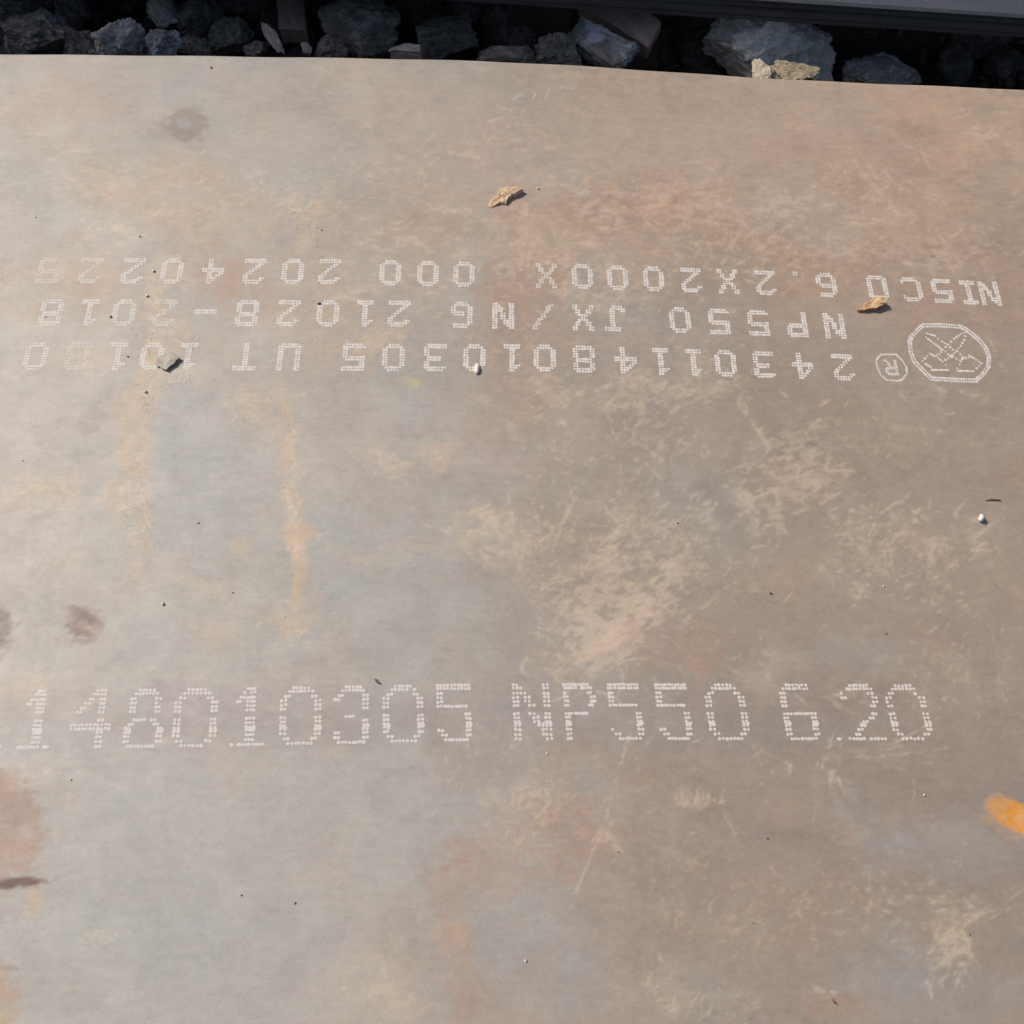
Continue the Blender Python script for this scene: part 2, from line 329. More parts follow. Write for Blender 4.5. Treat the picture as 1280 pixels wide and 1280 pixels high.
# wisps: thousands of short curved wipes and smears of pale dust
dust = np.zeros((N, N)); pale = np.zeros((N, N)); fine = np.zeros((N, N)); darkw = np.zeros((N, N))
def splat(buf, xs, ys, v):
    xs = xs + OFF; ys = ys + OFF; xi = np.floor(xs).astype(int); yi = np.floor(ys).astype(int); fx = xs - xi; fy = ys - yi
    for dx_, dy_, ww in ((0, 0, (1 - fx) * (1 - fy)), (1, 0, fx * (1 - fy)), (0, 1, (1 - fx) * fy), (1, 1, fx * fy)):
        ok = (xi + dx_ >= 0) & (xi + dx_ < N) & (yi + dy_ >= 0) & (yi + dy_ < N)
        np.add.at(buf, (yi[ok] + dy_, xi[ok] + dx_), (v * ww)[ok])
def wisps(buf, cx, cy, sx, sy, ang, spread, length, n, inten, curl=.007, width=1.7):
    P = 48
    x = rng.normal(cx, sx * .55, n); y = rng.normal(cy, sy * .55, n)
    a = np.radians(-rng.normal(ang, spread, n)); L = length * rng.lognormal(0, .45, n)
    k = rng.normal(0, curl, n); t = (np.arange(P) / P)[None]
    th = a[:, None] + k[:, None] * L[:, None] * t + rng.normal(0, .10, n)[:, None] * np.sin(t * 6)
    step = L[:, None] / P
    X = x[:, None] + np.cumsum(np.cos(th) * step, 1) - (np.cos(a) * L / 2)[:, None]
    Y = y[:, None] + np.cumsum(np.sin(th) * step, 1) - (np.sin(a) * L / 2)[:, None]
    I = inten * rng.random(n)[:, None] ** 1.4 * np.sin(np.pi * np.clip(t, .02, 1)) * step * 1.4
    wd = width * (.4 + rng.random(n))[:, None]
    NB_ = rng.random((n, P // 4)).repeat(4, 1)
    for o in (-.9, -.3, .3, .9):
        splat(buf, (X - np.sin(th) * o * wd + rng.normal(0, .35, X.shape)).ravel(), (Y + np.cos(th) * o * wd + rng.normal(0, .35, X.shape)).ravel(), (I * .62 * (.25 + 1.5 * (NB_ > .45))).ravel())
def stroke(buf, pts, width, inten):
    pts = np.array(pts, float); n = 0
    for p, q_ in zip(pts[:-1], pts[1:]):
        m = int(np.hypot(*(q_ - p)) * 6 * width) + 2; t = rng.random(m)[:, None]
        r = p + (q_ - p) * t + rng.normal(0, width * .5, (m, 2)); splat(buf, r[:, 0], r[:, 1], np.full(m, inten * .36) * rng.random(m) * 2)
for a in [
    (800, 700, 105, 75, 45, 24, 22, 420, .45), (775, 765, 70, 22, 44, 7, 60, 150, .6), (745, 800, 40, 40, 46, 6, 60, 90, .6), (820, 700, 40, 50, 52, 10, 40, 130, .6), (760, 760, 60, 60, 42, 16, 34, 120, .5), (700, 690, 70, 60, 45, 50, 12, 140, .45), (840, 640, 60, 60, 55, 35, 18, 90, .45),
    (740, 560, 100, 50, 20, 50, 12, 170, .42), (830, 540, 50, 50, 50, 40, 16, 160, .5), (760, 495, 130, 26, 15, 35, 16, 200, .45), (900, 470, 90, 40, 20, 40, 14, 120, .35),
    (615, 670, 44, 32, 60, 60, 16, 190, .45), (515, 578, 44, 18, 30, 50, 10, 120, .45), (610, 660, 60, 6, 35, 8, 30, 10, .7),
    (1000, 600, 60, 42, 22, 10, 24, 170, .55), (945, 630, 34, 50, 50, 45, 16, 170, .55), (1010, 545, 60, 25, 12, 14, 18, 90, .45), (1140, 680, 90, 50, 55, 45, 16, 330, .5),
    (1120, 730, 120, 50, 35, 45, 14, 240, .32), (1130, 540, 120, 50, 20, 60, 10, 200, .28), (1190, 490, 60, 20, 10, 30, 14, 60, .5), (1200, 860, 90, 60, 50, 60, 12, 160, .3),
    (880, 260, 230, 38, 8, 8, 38, 380, .45), (760, 320, 120, 60, 30, 26, 22, 360, .42), (1000, 320, 110, 40, 20, 40, 22, 200, .4), (1110, 230, 80, 32, -35, 25, 18, 160, .5),
    (1180, 320, 70, 26, -10, 35, 20, 120, .5), (1230, 190, 60, 90, 5, 6, 34, 60, .4), (960, 280, 50, 40, 45, 30, 20, 60, .45), (650, 190, 50, 60, 45, 60, 12, 190, .36),
    (500, 200, 120, 60, 10, 30, 18, 200, .30), (520, 320, 130, 70, 3, 8, 40, 220, .30), (330, 250, 120, 40, 20, 14, 30, 90, .32), (110, 220, 70, 30, -6, 16, 24, 90, .3), (200, 250, 120, 40, 8, 22, 20, 130, .25),
    (150, 290, 60, 14, 20, 20, 20, 70, .45), (400, 410, 60, 26, 40, 25, 16, 60, .4), (480, 420, 30, 18, -30, 40, 12, 50, .5), (200, 420, 30, 70, 30, 60, 8, 260, .45), (70, 350, 60, 40, 15, 40, 14, 70, .3),
    (640, 300, 30, 60, 40, 50, 14, 120, .4), (640, 430, 40, 50, 30, 40, 14, 80, .3), (800, 480, 60, 16, 35, 40, 14, 100, .5), (860, 420, 140, 50, 5, 40, 16, 120, .25), (760, 390, 60, 22, 40, 40, 12, 70, .4),
    (660, 1020, 55, 45, 45, 45, 20, 150, .5), (620, 960, 60, 50, 60, 50, 12, 120, .32), (740, 1000, 60, 60, 70, 10, 30, 22, .45), (850, 1110, 80, 80, 30, 60, 10, 240, .26), (820, 1250, 40, 20, 30, 60, 12, 60, .5),
    (1190, 1185, 30, 45, 60, 30, 20, 110, .6), (1150, 1120, 50, 20, -30, 20, 16, 40, .5), (1080, 1120, 130, 60, 40, 60, 10, 320, .28), (930, 1160, 120, 50, 50, 50, 10, 240, .28), (960, 950, 70, 26, 20, 60, 12, 90, .4),
    (1040, 960, 14, 34, 85, 10, 22, 26, .5), (880, 1000, 36, 12, 80, 15, 8, 60, .5), (1100, 940, 60, 12, 2, 6, 40, 30, .5), (1020, 1240, 20, 12, -30, 30, 14, 30, .5), (900, 1260, 60, 30, 40, 50, 14, 60, .35),
    (60, 620, 80, 20, 40, 18, 14, 130, .30), (80, 690, 80, 40, 0, 60, 10, 160, .22), (330, 520, 40, 30, 50, 50, 8, 160, .40), (165, 620, 20, 70, 45, 40, 10, 200, .5), (366, 620, 9, 90, 60, 40, 8, 160, .5), (290, 770, 90, 30, 30, 50, 8, 120, .25), (380, 640, 30, 60, 60, 40, 8, 80, .3), (390, 800, 30, 20, 60, 30, 12, 20, .4),
    (45, 855, 18, 10, 70, 25, 12, 50, .4), (120, 1170, 22, 12, 10, 50, 8, 50, .45), (50, 965, 60, 16, 40, 40, 10, 60, .3), (470, 1235, 40, 20, 60, 40, 10, 60, .3),
    (1240, 1130, 40, 20, 30, 6, 30, 14, .4), (1060, 870, 50, 20, -15, 14, 20, 40, .4), (950, 840, 30, 40, -45, 20, 16, 40, .4),
    (640, 640, 760, 640, 6, 30, 18, 2600, .10), (900, 640, 380, 640, 10, 50, 14, 2200, .13), (640, 640, 760, 640, 2, 3, 60, 1400, .05)]:
    wisps(dust, *a[:8], a[8] * .50)
    if a[2] < 300: wisps(fine, *a[:6], a[6] * 1.15, int(a[7] * .5), a[8] * 1.15, .016, .8)
for pts, wd, it in [
    ([(967, 575), (970, 610), (977, 660)], 4.5, .55), ([(922, 503), (945, 535), (970, 572)], 3.0, .30), ([(820, 490), (824, 540), (827, 595)], 4.5, .32), ([(1085, 672), (1098, 645), (1120, 628), (1130, 627)], 1.6, .7),
    ([(1137, 630), (1142, 640), (1155, 640)], 1.5, .6), ([(700, 850), (760, 800), (820, 745), (842, 700)], 6, .35), ([(690, 845), (735, 800), (790, 765)], 3, .45), ([(642, 1060), (660, 1035), (690, 1000)], 1.8, .7), ([(634, 1058), (650, 1062)], 3, .5),
    ([(788, 915), (770, 975), (752, 1040), (730, 1090), (713, 1133)], 2.3, .55), ([(755, 1030), (762, 1050), (779, 1068)], 4, .5), ([(748, 1055), (765, 1045), (770, 1055)], 7, .32), ([(795, 945), (799, 965)], 2, .5),
    ([(1044, 940), (1040, 960), (1037, 985)], 2.2, .6), ([(1160, 1122), (1175, 1136), (1190, 1138)], 1.8, .6), ([(1165, 1020), (1178, 1045)], 2, 0.0), ([(905, 1015), (920, 1045)], 2.5, .30), ([(1215, 1145), (1250, 1135), (1285, 1108)], 1.6, .3),
    ([(1035, 640), (1080, 690), (1110, 718)], 1.6, .32), ([(1100, 470), (1180, 640)], 3, 0), ([(1240, 655), (1215, 675), (1195, 680)], 3, .45), ([(700, 525), (670, 520)], 4, .3), ([(690, 755), (702, 742)], 1.2, .8),
    ([(605, 540), (650, 530), (700, 515), (660, 460)], 8, .10), ([(600, 490), (655, 555)], 7, .14), ([(998, 300), (990, 330), (975, 345)], 2, .45), ([(952, 345), (956, 320)], 1.6, .5), ([(1252, 317), (1285, 319)], 1.6, .9), ([(1240, 316), (1285, 314)], 1, .6),
    ([(1065, 200), (1085, 225), (1105, 245)], 4, .35), ([(1055, 212), (1070, 250)], 1.5, .6), ([(1020, 260), (1050, 252), (1070, 258)], 3, .3), ([(1115, 330), (1145, 328), (1175, 335)], 2.5, .4), ([(1158, 325), (1170, 350)], 3, .35), ([(1235, 420), (1260, 470), (1258, 485)], 2.5, .35),
    ([(240, 208), (253, 222)], 1.6, .8), ([(185, 272), (210, 258)], 1.4, .5), ([(150, 285), (120, 295), (100, 300)], 2, .4), ([(800, 525), (790, 545), (788, 550)], 1.5, .6), ([(808, 580), (818, 590), (825, 597)], 3, .5), ([(655, 850), (652, 830), (665, 815)], 3, .4),
    ([(870, 640), (905, 560)], 2, 0), ([(1110, 945), (1185, 935)], 1.2, .5), ([(1165, 1250), (1163, 1235), (1158, 1225)], 2, .6), ([(880, 575), (888, 560), (900, 550)], 2, .0), ([(1172, 1230), (1180, 1228)], 4, .7), ([(775, 655), (760, 640), (752, 625)], 2.0, .5), ([(690, 690), (705, 650), (720, 620)], 2, .5), ([(775, 710), (800, 740), (815, 760)], 2.2, .4), ([(800, 760), (835, 720), (840, 690)], 3, .4),
    ([(480, 596), (500, 597)], 2, .6), ([(565, 660), (590, 640), (610, 633)], 1.8, .6), ([(400, 215), (470, 205)], 2, .2), ([(560, 262), (590, 262)], 1.6, .5), ([(440, 297), (476, 300)], 1.4, .3)]:
    stroke(fine, pts, wd, it)
wisps(pale, 385, 290, 12, 30, -60, 40, 6, 60, .5); wisps(pale, 640, 640, 700, 600, 5, 40, 5, 900, .25)
for a in [(100, 785, 24, 16, 28, 8, 26, 40, .5), (20, 1102, 34, 4, 7, 3, 50, 18, .5), (0, 800, 14, 20, 0, 20, 14, 40, .6), (10, 1060, 40, 50, 5, 10, 14, 60, .2), (640, 640, 760, 640, 4, 30, 16, 1500, .14), (1000, 545, 50, 20, 10, 20, 16, 60, .25)]:
    wisps(darkw, *a)
def blur(a, k=(.25, .5, .25)):
    for ax in (0, 1): a = k[0] * np.roll(a, 1, ax) + k[1] * a + k[2] * np.roll(a, -1, ax)
    return a
dust = dust * np.clip(.55 + (F1 - .5) * 5 + (FF - .5) * 3.5, .05, 2.2)
dust = dust + fine * np.clip(.7 + (FF - .5) * 5 + (F1 - .5) * 3, .05, 1.8) * .8
dust = 1 - np.exp(-blur(dust, (.15, .7, .15)) * 1.9); darkw = 1 - np.exp(-blur(darkw)); pale = 1 - np.exp(-blur(pale))
DC = img * .50 + cd(.56, .455, .345) * .58
img = img * (1 - .72 * dust[..., None]) + (DC * 1.13) * .72 * dust[..., None]
img = img * (1 - .6 * pale[..., None]) + PALE * 1.1 * .6 * pale[..., None]
img *= (1 - .42 * darkw[..., None])
LM = img.mean(-1, keepdims=True); img = np.clip(LM + (img - LM - (img - LM).mean((0, 1))) * 1.15 + (img - LM).mean((0, 1)), .02, .9)
DMASK = np.clip((img[..., 0] - img[..., 2] - .085) * 5.0, 0, 1) * .55 + dust * .25

# ------------------------------------------------------------------ the sheet itself
T = .0062; YE = 1.160; XL, XR, YN = -2.6, 3.4, -.84
def grid_mesh():
    xs = np.concatenate([np.linspace(XL, -.70, 36)[:-1], np.arange(-.70, .97, .00155), np.linspace(.97, XR, 44)[1:]])
    ys = np.concatenate([np.linspace(YN, -.10, 16)[:-1], np.arange(-.10, YE, .0016), [YE]])
    gx, gy = np.meshgrid(xs, ys); gz = warp(gx, gy)
    # rolled edge falls a touch, faint waviness of a sheared border
    gz = gz - .0012 * np.clip((gy - (YE - .006)) / .006, 0, 1) ** 2
    ex = .0009 * np.sin(gx * 11) + .0005 * np.sin(gx * 37 + 1)
    gy = gy + ex * np.clip((gy - 1.0) / .16, 0, 1)
    nx, ny = len(xs), len(ys)
    top = np.stack([gx, gy, gz], -1).reshape(-1, 3)
    idx = np.arange(nx * ny).reshape(ny, nx)
    quads = np.stack([idx[:-1, :-1], idx[:-1, 1:], idx[1:, 1:], idx[1:, :-1]], -1).reshape(-1, 4)
    loop = np.concatenate([idx[0, :-1], idx[:-1, -1], idx[-1, :0:-1], idx[:0:-1, 0]])
    b0 = len(top); low = top[loop] - [0, 0, T]; m = len(loop); k = np.arange(m); k2 = (k + 1) % m
    side = np.stack([loop[k2], loop[k], b0 + k, b0 + k2], -1)
    V = np.concatenate([top, low]); Q = np.concatenate([quads, side])
    me = bpy.data.meshes.new('sheet'); me.vertices.add(len(V)); me.vertices.foreach_set('co', V.ravel())
    me.loops.add(Q.size); me.loops.foreach_set('vertex_index', Q.ravel().astype(np.int32))
    me.polygons.add(len(Q)); me.polygons.foreach_set('loop_start', np.arange(0, Q.size, 4, dtype=np.int32))
    mi = np.zeros(len(Q), np.int32); mi[len(quads):] = 1
    me.materials.append(M_sheet); me.materials.append(M_edge)
    me.polygons.foreach_set('material_index', mi)
    sm = np.ones(len(Q), bool); sm[len(quads):] = False; me.polygons.foreach_set('use_smooth', sm)
    me.update(calc_edges=True)
    u, v = image_px(V[:, 0], V[:, 1], V[:, 2])
    u = np.clip(u + OFF, 0, N - 1.01); v = np.clip(v + OFF, 0, N - 1.01); ui = u.astype(int); vi = v.astype(int); fu = (u - ui)[:, None]; fv = (v - vi)[:, None]
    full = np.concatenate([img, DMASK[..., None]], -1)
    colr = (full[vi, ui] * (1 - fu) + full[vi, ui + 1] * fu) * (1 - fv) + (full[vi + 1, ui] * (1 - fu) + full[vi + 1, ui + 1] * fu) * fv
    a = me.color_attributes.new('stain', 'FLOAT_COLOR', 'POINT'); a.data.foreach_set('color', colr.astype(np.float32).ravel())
    return me
plate = empty('steel_plate', (0, 0, 0))
tag(plate, 'broad flat mill scale steel plate with white dot lettering filling the photo', 'steel plate')
sheet = bpy.data.objects.new('sheet', grid_mesh()); C.objects.link(sheet); sheet.parent = plate

# ------------------------------------------------------------------ dot lettering
def dots_obj(name, pts, r, mat, ring=0., seg=10, jit=.12, lift=.00012):
    vs, fs = [], []
    for (x, y, k) in pts:
        rr = r * k * random.uniform(1 - jit, 1 + jit); ph = random.random() * 6
        z = float(warp(x, y)) + lift; b = len(vs); ex = random.uniform(.92, 1.1)
        for i in range(seg):
            a = ph + i * 2 * math.pi / seg; vs.append((x + math.cos(a) * rr * ex, y + math.sin(a) * rr, z))
        if ring:
            for i in range(seg):
                a = ph + i * 2 * math.pi / seg; q_ = rr * ring * random.uniform(.85, 1.15); vs.append((x + math.cos(a) * q_, y + math.sin(a) * q_, z))
            for i in range(seg):
                j = (i + 1) % seg; fs.append((b + i, b + j, b + seg + j, b + seg + i))
        else: fs.append(tuple(range(b, b + seg)))
    return link(name, mesh(name, vs, fs), mat, plate, smooth=False)

BIG = {
'0': ['...#####', '..#######', '.##.....##', '##.......##', '##.......##', '##.......##', '##.......##', '##.......##', '##.......##', '##.......##', '##.......##', '.##.....##', '..#######'],
'1': ['.....###', '....####', '...#####', '..##.###', '.....###', '.....###', '.....###', '.....###', '.....###', '.....###', '.....###', '.....###', '.##########'],
'4': ['......###', '.....####', '....##.##', '...##..##', '..##...##', '.##....##', '.......##', '###########', '###########', '.......##', '.......##', '.......##', '.......##'],
'8': ['...#####', '..#######', '.##.....##', '.##.....##', '.##.....##', '.##.....##', '..#######', '.##.....##', '##.......##', '##.......##', '##.......##', '##.......##', '.########'],
'3': ['...#####', '..#######', '.##.....##', '##......##', '........##', '........##', '...###', '........##', '........##', '........##', '##......##', '##......##', '.########'],
'5': ['##########', '##########', '##', '##', '##', '#########', '........##', '........##', '........##', '........##', '##......##', '.##.....##', '..#######'],
'N': ['##......##', '###.....##', '####....##', '##.##...##', '##.##...##', '##..##..##', '##..##..##', '##...##.##', '##...##.##', '##....####', '##.....###', '##.....###', '##......##'],
'P': ['#########', '##########', '##......##', '##.......##', '##.......##', '##......##', '########', '##', '##', '##', '##', '##', '##'],
'6': ['..#######', '.########', '##', '##', '##', '##', '##########', '##......##', '##......##', '##......##', '##......##', '##......##', '.########'],
'2': ['...######', '..########', '##......##', '##.......##', '.........##', '........##', '........##', '.......##', '.....##', '....##', '...##', '..##', '###########'],
'.': ['', '', '', '', '', '', '', '', '', '', '', '', '....##']}
ROWY = [0, .062, .150, .225, .300, .375, .520, .592, .664, .728, .800, .885, .965]
lowline = lambda x: (np.interp(x, [55, 245, 560, 720, 1130], [864, 862, 856.5, 855.5, 857]), np.interp(x, [55, 245, 560, 720, 1130], [934, 932, 925, 923, 923.5]))
for ch, x0, x1 in [('1', -22, 3), ('1', 20, 68), ('4', 86, 142), ('8', 154, 207), ('0', 214, 274), ('1', 283, 334), ('0', 347, 404), ('3', 415, 463), ('0', 476, 532), ('5', 544, 591),
                   ('N', 639, 691), ('P', 704, 748), ('5', 760, 804), ('5', 820, 864), ('0', 881, 936), ('6', 976, 1022), ('.', 1028, 1056), ('2', 1052, 1103), ('0', 1108, 1163)]:
    xc = (x0 + x1) / 2; ty, by = lowline(xc)
    pc = at(xc, (ty + by) / 2); pt = at(xc, ty); pb = at(xc, by); hgt = (pt.y - pb.y) / .965
    wdt = (at(x1, (ty + by) / 2) - at(x0, (ty + by) / 2)).x * .93
    g_ = BIG[ch]; nc = max(len(r) for r in g_); nc = 10 if ch in '.' else nc
    if ch == '1' and x0 < 0: nc = 11; wdt = .78e-3 * 48; pc = at(-18, 899)
    pts = []
    for j, row in enumerate(g_):
        for i, c_ in enumerate(row):
            if c_ != '#': continue
            y = pt.y - ROWY[j] * hgt; x = pc.x + ((i + .5) / nc - .5) * wdt + (y - pc.y) * (-.035)
            if random.random() < .015: continue
            pts.append((x + random.gauss(0, .00022), y + random.gauss(0, .0002), 1))
            if j == 9 and ch not in '.': pts.append((x + .0009, y + .0018 + random.gauss(0, .0003), .95))
    o = dots_obj('printed_character', pts, .00156, P_low, ring=.28, seg=12)

SM = {
'N': ['##....##', '###...##', '####..##', '####..##', '##.##.##', '##.##.##', '##.##.##', '##..####', '##..####', '##...###', '##....##'],
'I': ['.######.', '.######.', '...##...', '...##...', '...##...', '...##...', '...##...', '...##...', '...##...', '.######.', '.######.'],
'S': ['.#######', '########', '##......', '##......', '#######.', '########', '......##', '......##', '......##', '########', '#######.'],
'C': ['..#####.', '.#######', '##.....#', '##......', '##......', '##......', '##......', '##......', '##.....#', '.#######', '..#####.'],
'O': ['.######.', '########', '##....##', '##....##', '##....##', '##....##', '##....##', '##....##', '##....##', '########', '.######.'],
'0': ['..####..', '.######.', '##....##', '##....##', '##....##', '##....##', '##....##', '##....##', '##....##', '.######.', '..####..'],
'6': ['..#####.', '.######.', '##......', '##......', '######..', '#######.', '##....##', '##....##', '##....##', '.######.', '..####..'],
'.': ['', '', '', '', '', '', '', '', '', '...##...', '...##...'],
'2': ['..#####.', '.#######', '##....##', '......##', '.....##.', '....##..', '...##...', '..##....', '.##.....', '########', '########'],
'X': ['##....##', '##....##', '.##..##.', '.##..##.', '..####..', '...##...', '..####..', '.##..##.', '.##..##.', '##....##', '##....##'],
'4': ['....##..', '...###..', '..####..', '.##.##..', '##..##..', '########', '########', '....##..', '....##..', '....##..', '....##..'],
'5': ['########', '########', '##......', '##......', '#######.', '########', '......##', '......##', '......##', '########', '.######.'],
'P': ['#######.', '########', '##....##', '##....##', '########', '#######.', '##......', '##......', '##......', '##......', '##......'],
'J': ['..######', '..######', '....##..', '....##..', '....##..', '....##..', '....##..', '....##..', '##..##..', '######..', '.####...'],
'/': ['......##', '......##', '.....##.', '.....##.', '....##..', '...##...', '...##...', '..##....', '.##.....', '.##.....', '##......'],
'G': ['..#####.', '.######.', '##......', '##......', '##......', '##.####.', '##.#####', '##....##', '##....##', '.######.', '..####..'],
'1': ['...##...', '..###...', '.####...', '...##...', '...##...', '...##...', '...##...', '...##...', '...##...', '.######.', '.######.'],
'8': ['.######.', '########', '##....##', '##....##', '.######.', '.######.', '##....##', '##....##', '##....##', '########', '.######.'],
'3': ['.######.', '########', '......##', '......##', '..#####.', '..#####.', '......##', '......##', '......##', '########', '#######.'],
'-': ['', '', '', '', '', '########', '########', '', '', '', ''],
'U': ['##....##', '##....##', '##....##', '##....##', '##....##', '##....##', '##....##', '##....##', '##....##', '########', '.######.'],
'T': ['########', '########', '...##...', '...##...', '...##...', '...##...', '...##...', '...##...', '...##...', '...##...', '...##...'],
'R': ['#######.', '########', '##....##', '##....##', '########', '#######.', '##.##...', '##..##..', '##..##..', '##...##.', '##....##']}
R1 = ([58, 412, 728, 1032, 1237], [338, 339.5, 345.5, 356, 367]); R2 = ([64, 497, 577, 850, 1043], [390.5, 392, 393.5, 400, 407.5]); R3 = ([46, 366, 683, 906, 1053], [445, 446, 447.5, 454, 459])
G_, W_, U_ = P_ghost, P_worn, P_up
rows = [
 (R1, [('N', 1237, U_), ('I', 1211, U_), ('S', 1178, U_), ('C', 1140, U_), ('O', 1097, U_), ('6', 1033, U_), ('.', 996, W_), ('2', 957, U_), ('X', 910, U_), ('2', 864, U_), ('0', 817, U_), ('0', 772, U_), ('0', 728, U_),
       ('X', 683, W_), ('6', 632, G_), ('0', 580, U_), ('0', 535, U_), ('0', 488, U_), ('2', 412, U_), ('0', 366, U_), ('2', 318, U_), ('4', 266, U_), ('0', 215, U_), ('2', 166, U_), ('2', 114, W_), ('5', 61, W_), ('1', 2, G_)]),
 (R2, [('N', 1043, U_), ('P', 996, U_), ('5', 948, U_), ('5', 899, U_), ('0', 850, U_), ('J', 769, U_), ('X', 729, U_), ('/', 679, W_), ('N', 629, U_), ('G', 577, U_), ('2', 499, U_), ('1', 456, U_), ('0', 410, U_), ('2', 361, U_),
       ('8', 309, U_), ('-', 257, U_), ('2', 206, W_), ('0', 155, U_), ('1', 111, U_), ('8', 64, U_)]),
 (R3, [('2', 1054, U_), ('4', 1003, U_), ('3', 955, U_), ('0', 907, U_), ('1', 867, U_), ('1', 826, U_), ('4', 782, U_), ('8', 730, U_), ('0', 681, U_), ('1', 640, U_), ('0', 593, U_), ('3', 544, U_), ('0', 492, U_), ('5', 442, U_),
       ('U', 361, U_), ('T', 307, U_), ('1', 235, U_), ('0', 190, U_), ('1', 147, U_), ('8', 97, W_), ('0', 45, U_)])]
for (xs_, ys_), chars in rows:
    for ch, x, mt in chars:
        p = at(x, float(np.interp(x, xs_, ys_))); pts = []
        for j, row in enumerate(SM[ch]):
            for i, c_ in enumerate(row):
                if c_ == '#': pts.append((p.x - (i - 3.5) * .00325 + random.gauss(0, .00012) + (j - 5) * .00008, p.y + (j - 5) * .00345 + random.gauss(0, .00012), 1))
        dots_obj('printed_character', pts, .00168, mt, seg=7, jit=.2)

# emblem and registered mark, dots along polylines (image pixels)
def along(poly, step, dbl=0.):
    out = []
    P_ = [np.array(p, float) for p in poly]
    for a, b in zip(P_[:-1], P_[1:]):
        L = np.hypot(*(b - a)); n = max(1, int(round(L / step))); nrm = np.array([-(b - a)[1], (b - a)[0]]) / max(L, 1e-6)
        for k in range(n):
            q_ = a + (b - a) * k / n; out.append(q_)
            if dbl: out.append(q_ + nrm * dbl)
    return out
zz = lambda pts: [(1080 + x / 7.11, 390 + y / 7.11) for x, y in pts]
ring_ = zz([(520, 108), (690, 108), (870, 122), (960, 180), (1040, 250), (1100, 330), (1122, 410), (1115, 490), (1070, 555), (1000, 622), (800, 615), (595, 603), (515, 525), (440, 450), (408, 370), (395, 270), (410, 215), (460, 160), (520, 108)])
em = along(ring_, 3.0, 3.1)
for pl in [[(550, 225), (615, 275), (655, 303), (690, 335), (725, 352), (750, 378), (790, 400)], [(560, 190), (630, 212), (660, 240), (695, 262), (740, 290), (790, 335), (830, 350), (880, 400), (930, 405)],
           [(905, 180), (860, 195), (800, 240), (750, 288), (700, 335), (670, 375), (625, 393)], [(900, 215), (890, 250), (860, 300), (820, 345), (770, 400), (700, 440)],
           [(625, 393), (585, 370), (520, 435), (550, 462), (590, 490), (610, 515)], [(640, 395), (700, 443), (725, 470), (752, 492)], [(930, 385), (975, 410), (1042, 456), (1000, 500), (980, 524)], [(930, 405), (880, 415), (850, 465), (825, 500), (840, 522)], [(790, 400), (850, 430), (890, 408)]]:
    em += along(zz(pl), 4.1)
em += along(zz([(605, 515), (762, 517)]), 2.4) + along(zz([(835, 523), (985, 527)]), 2.4)
dots_obj('emblem', [(at(x, y).x, at(x, y).y, 1) for x, y in em], .00150, P_up, seg=7, jit=.25)
rg = along(zz([(155, 378), (285, 378), (340, 430), (375, 490), (382, 545), (340, 600), (310, 612), (205, 606), (150, 560), (120, 500), (105, 440), (125, 405), (155, 378)]), 2.9)
rp = at(1114, 459.5)
rl = [(rp.x - (i - 3.5) * .0020, rp.y + (j - 5) * .00205, .68) for j, row in enumerate(SM['R']) for i, c_ in enumerate(row) if c_ == '#']
dots_obj('registered_mark', [(at(x, y).x, at(x, y).y, 1) for x, y in rg] + rl, .00145, P_up, seg=7, jit=.2)

def scribble(polys, wpx=.9):
    vs, fs = [], []
    for pl in polys:
        P_ = [at(*p) for p in pl]
        for k, p in enumerate(P_):
            d = (P_[min(k + 1, len(P_) - 1)] - P_[max(k - 1, 0)]).normalized(); n_ = Vector((-d.y, d.x, 0)) * (.00105 * wpx * random.uniform(.6, 1.2))
            for s_ in (-1, 1): vs.append((p.x + n_.x * s_, p.y + n_.y * s_, float(warp(p.x, p.y)) + .00012))
            if k: b = len(vs); fs.append((b - 4, b - 2, b - 1, b - 3))
    return link('chalk_mark', mesh('chalk_mark', vs, fs), P_scrib, plate, smooth=False)
scribble([[(641, 126), (648, 118), (655, 113), (651, 120), (643, 125)], [(654, 113), (664, 112), (670, 118), (665, 124)], [(682, 125), (684, 117), (688, 108)], [(700, 112), (704, 107), (709, 111), (714, 105), (719, 106), (716, 112)]])
scribble([[(388, 124), (393, 121), (398, 124), (400, 126)], [(408, 114), (414, 117), (420, 114), (428, 116)], [(391, 126), (394, 123)]], .7)

